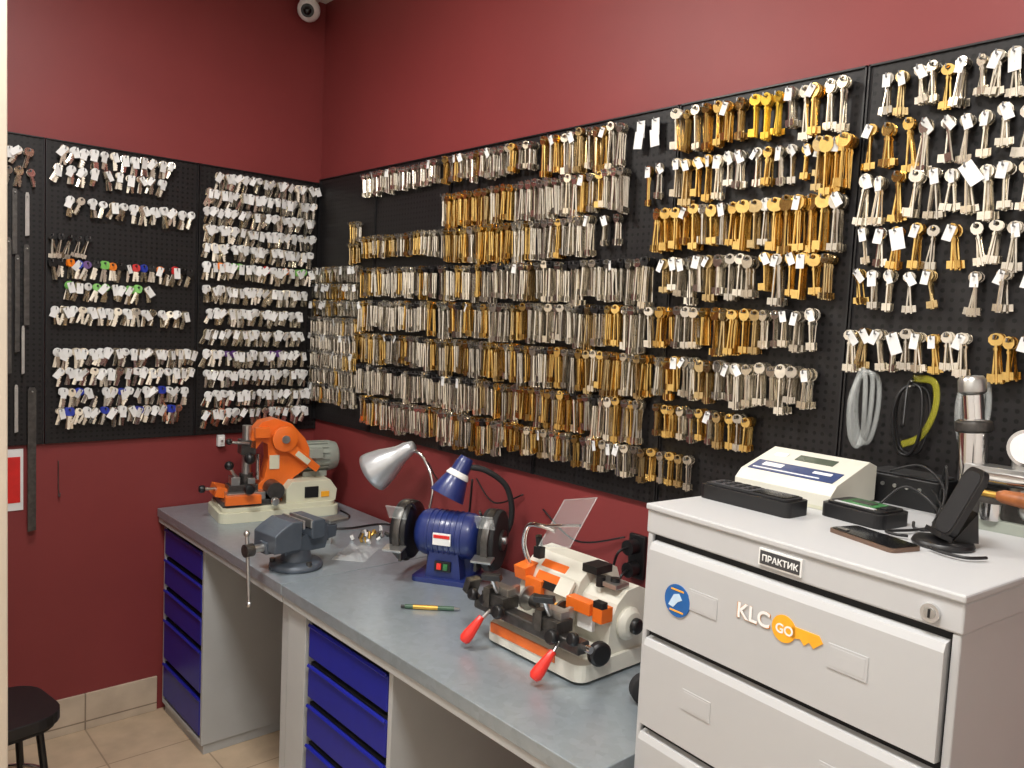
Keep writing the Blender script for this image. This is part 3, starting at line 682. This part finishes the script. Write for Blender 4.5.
q.box((0,-.008,.02),(.06,.02,.008),blackp,(-20,0,0)); q.prism([(.01,.01),(.05,.01),(.045,.06)],-.012,.012,blackp,'yz')
q.build('wireless_charger',ctop(.434,.232,-42),.001)
q=MB(); q.prism(rrect(.15,.085,.008),0,.06,blackp,'xy'); q.prism(rrect(.14,.075,.008),.06,.065,rubber,'xy')
for k in range(5): q.cyl((-.06+k*.025,-.0425,.04),(-.06+k*.025,-.045,.04),.004,steel,seg=10)
q.build('power_adapter_box',ctop(.235,.505,0),.003)
q=MB()
for P in ([(.245,.375,.015),(.27,.42,.05),(.33,.42,.02),(.37,.33,.006),(.40,.31,.006),(.41,.33,.006),(.38,.36,.02),(.31,.44,.05)],
          [(.22,.45,.07),(.28,.45,.09),(.34,.42,.06),(.36,.36,.006),(.37,.28,.006),(.355,.23,.006),(.35,.21,.006),(.37,.205,.006),(.385,.215,.006)],
          [(.32,.45,.03),(.335,.43,.10),(.345,.42,.05),(.35,.38,.006),(.39,.34,.006),(.41,.285,.006)],
          [(.35,.30,.012),(.365,.28,.006),(.39,.31,.006),(.355,.36,.006),(.36,.39,.006)],
          [(.44,.175,.006),(.47,.165,.006),(.50,.170,.006),(.515,.20,.006)]):
    q.tube(P,.0026,blackp,6)
q.build('tangled_cable',ctop(0,0))
q=MB()
q.prism(rrect(.18,.13,.02),0,.02,grey_m,'xy'); q.prism(rrect(.14,.10,.02),.02,.06,dsteel,'xy')
q.cyl((-.055,0,.02),(-.066,0,.19),.026,chrome); q.lathe([(.026,0),(.032,.004),(.032,.02),(.026,.024)],(-.064,0,.165),(-.1,0,1),dsteel)
q.cyl((-.066,0,.19),(-.072,0,.235),.018,chrome); q.lathe([(.0001,0),(.016,0),(.024,.006),(.024,.028),(.018,.036),(.0001,.036)],(-.072,0,.235),(-.1,0,1),steel,24)
q.box((.02,-.01,.095),(.17,.05,.03),steel); q.cyl((-.04,-.03,.09),(.13,-.04,.09),.012,chrome)
q.lathe([(.0001,0),(.008,0),(.012,.01),(.014,.05),(.011,.09),(.007,.10),(.0001,.10)],(-.0,-.06,.065),(1,-.25,0),woodm,20); q.cyl((-.03,-.055,.065),(0,-.06,.065),.006,brass)
q.cyl((.03,-.02,.15),(.03,.0,.15),.034,chrome,seg=32); q.cyl((.03,-.021,.15),(.03,-.0225,.15),.028,paper,seg=32); q.box((.032,-.0235,.157),(.002,.001,.022),blackp,(0,20,0)); q.cyl((.03,-.01,.10),(.03,-.01,.12),.006,steel)
q.cyl((.02,0,.02),(.02,0,.13),.018,steel)
q.sph((.05,-.05,.045),.02,steel); q.cyl((-.01,-.055,.02),(-.01,-.055,.05),.02,chrome)
q.build('key_press',ctop(.422,.485,8,1.0),.002)

def loop(name,y,z,w,h,m,r=.004,n=2):
    q=MB()
    for k in range(n):
        d=.034+k*.012; pts=[]
        for i in range(8):
            a=2*math.pi*i/8; pts.append((-d-.008*math.sin(a*2+k),y+w/2*math.cos(a)*(1-.15*k)+.004*k,z+h/2*math.sin(a)+.006*math.sin(3*a+k)))
        q.tube(pts,r,m,8,True)
    q.cyl((-.0145,y,z+h/2-.006),(-.062,y,z+h/2-.006),.002,steel,seg=8)
    q.build(name)
loop('safety_goggles',-2.645,1.545,.05,.17,clear,.0055,3)
loop('safety_glasses',-2.745,1.53,.07,.16,blackp,.0035,2)
q=MB(); 
q.tube([(-.035,-2.74,1.62),(-.04,-2.785,1.615),(-.05,-2.795,1.56),(-.045,-2.77,1.50),(-.04,-2.73,1.475)],.008,clear_y,8,False,True,8,.3)
q.tube([(-.035,-2.74,1.62),(-.06,-2.74,1.60),(-.09,-2.75,1.52)],.003,blackp,6); q.cyl((-.0145,-2.742,1.615),(-.05,-2.742,1.615),.002,steel,seg=8); q.build('safety_glasses')
loop('safety_goggles',-2.865,1.56,.05,.15,clear,.006,2)

# ------------------------------------------------------------ stool
q=MB()
q.prism(rrect(.30,.30,.09,6),.44,.475,blackp,'xy'); q.prism(rrect(.28,.28,.085,6),.425,.44,rubber,'xy')
for a in (45,135,225,315):
    c,s_=math.cos(math.radians(a)),math.sin(math.radians(a)); q.cyl((.12*c,.12*s_,.43),(.17*c,.17*s_,0),.011,blackp,seg=14)
q.tube([(.145*math.cos(k*math.pi/6),.145*math.sin(k*math.pi/6),.22) for k in range(12)],.007,chrome,8,True,True,3)
q.build('stool',place(-1.40,-.685,FZ,10),.006)

w=bpy.data.worlds.new('world'); scn.world=w; w.use_nodes=True; w.node_tree.nodes['Background'].inputs[0].default_value=(.5,.5,.5,1); w.node_tree.nodes['Background'].inputs[1].default_value=.3
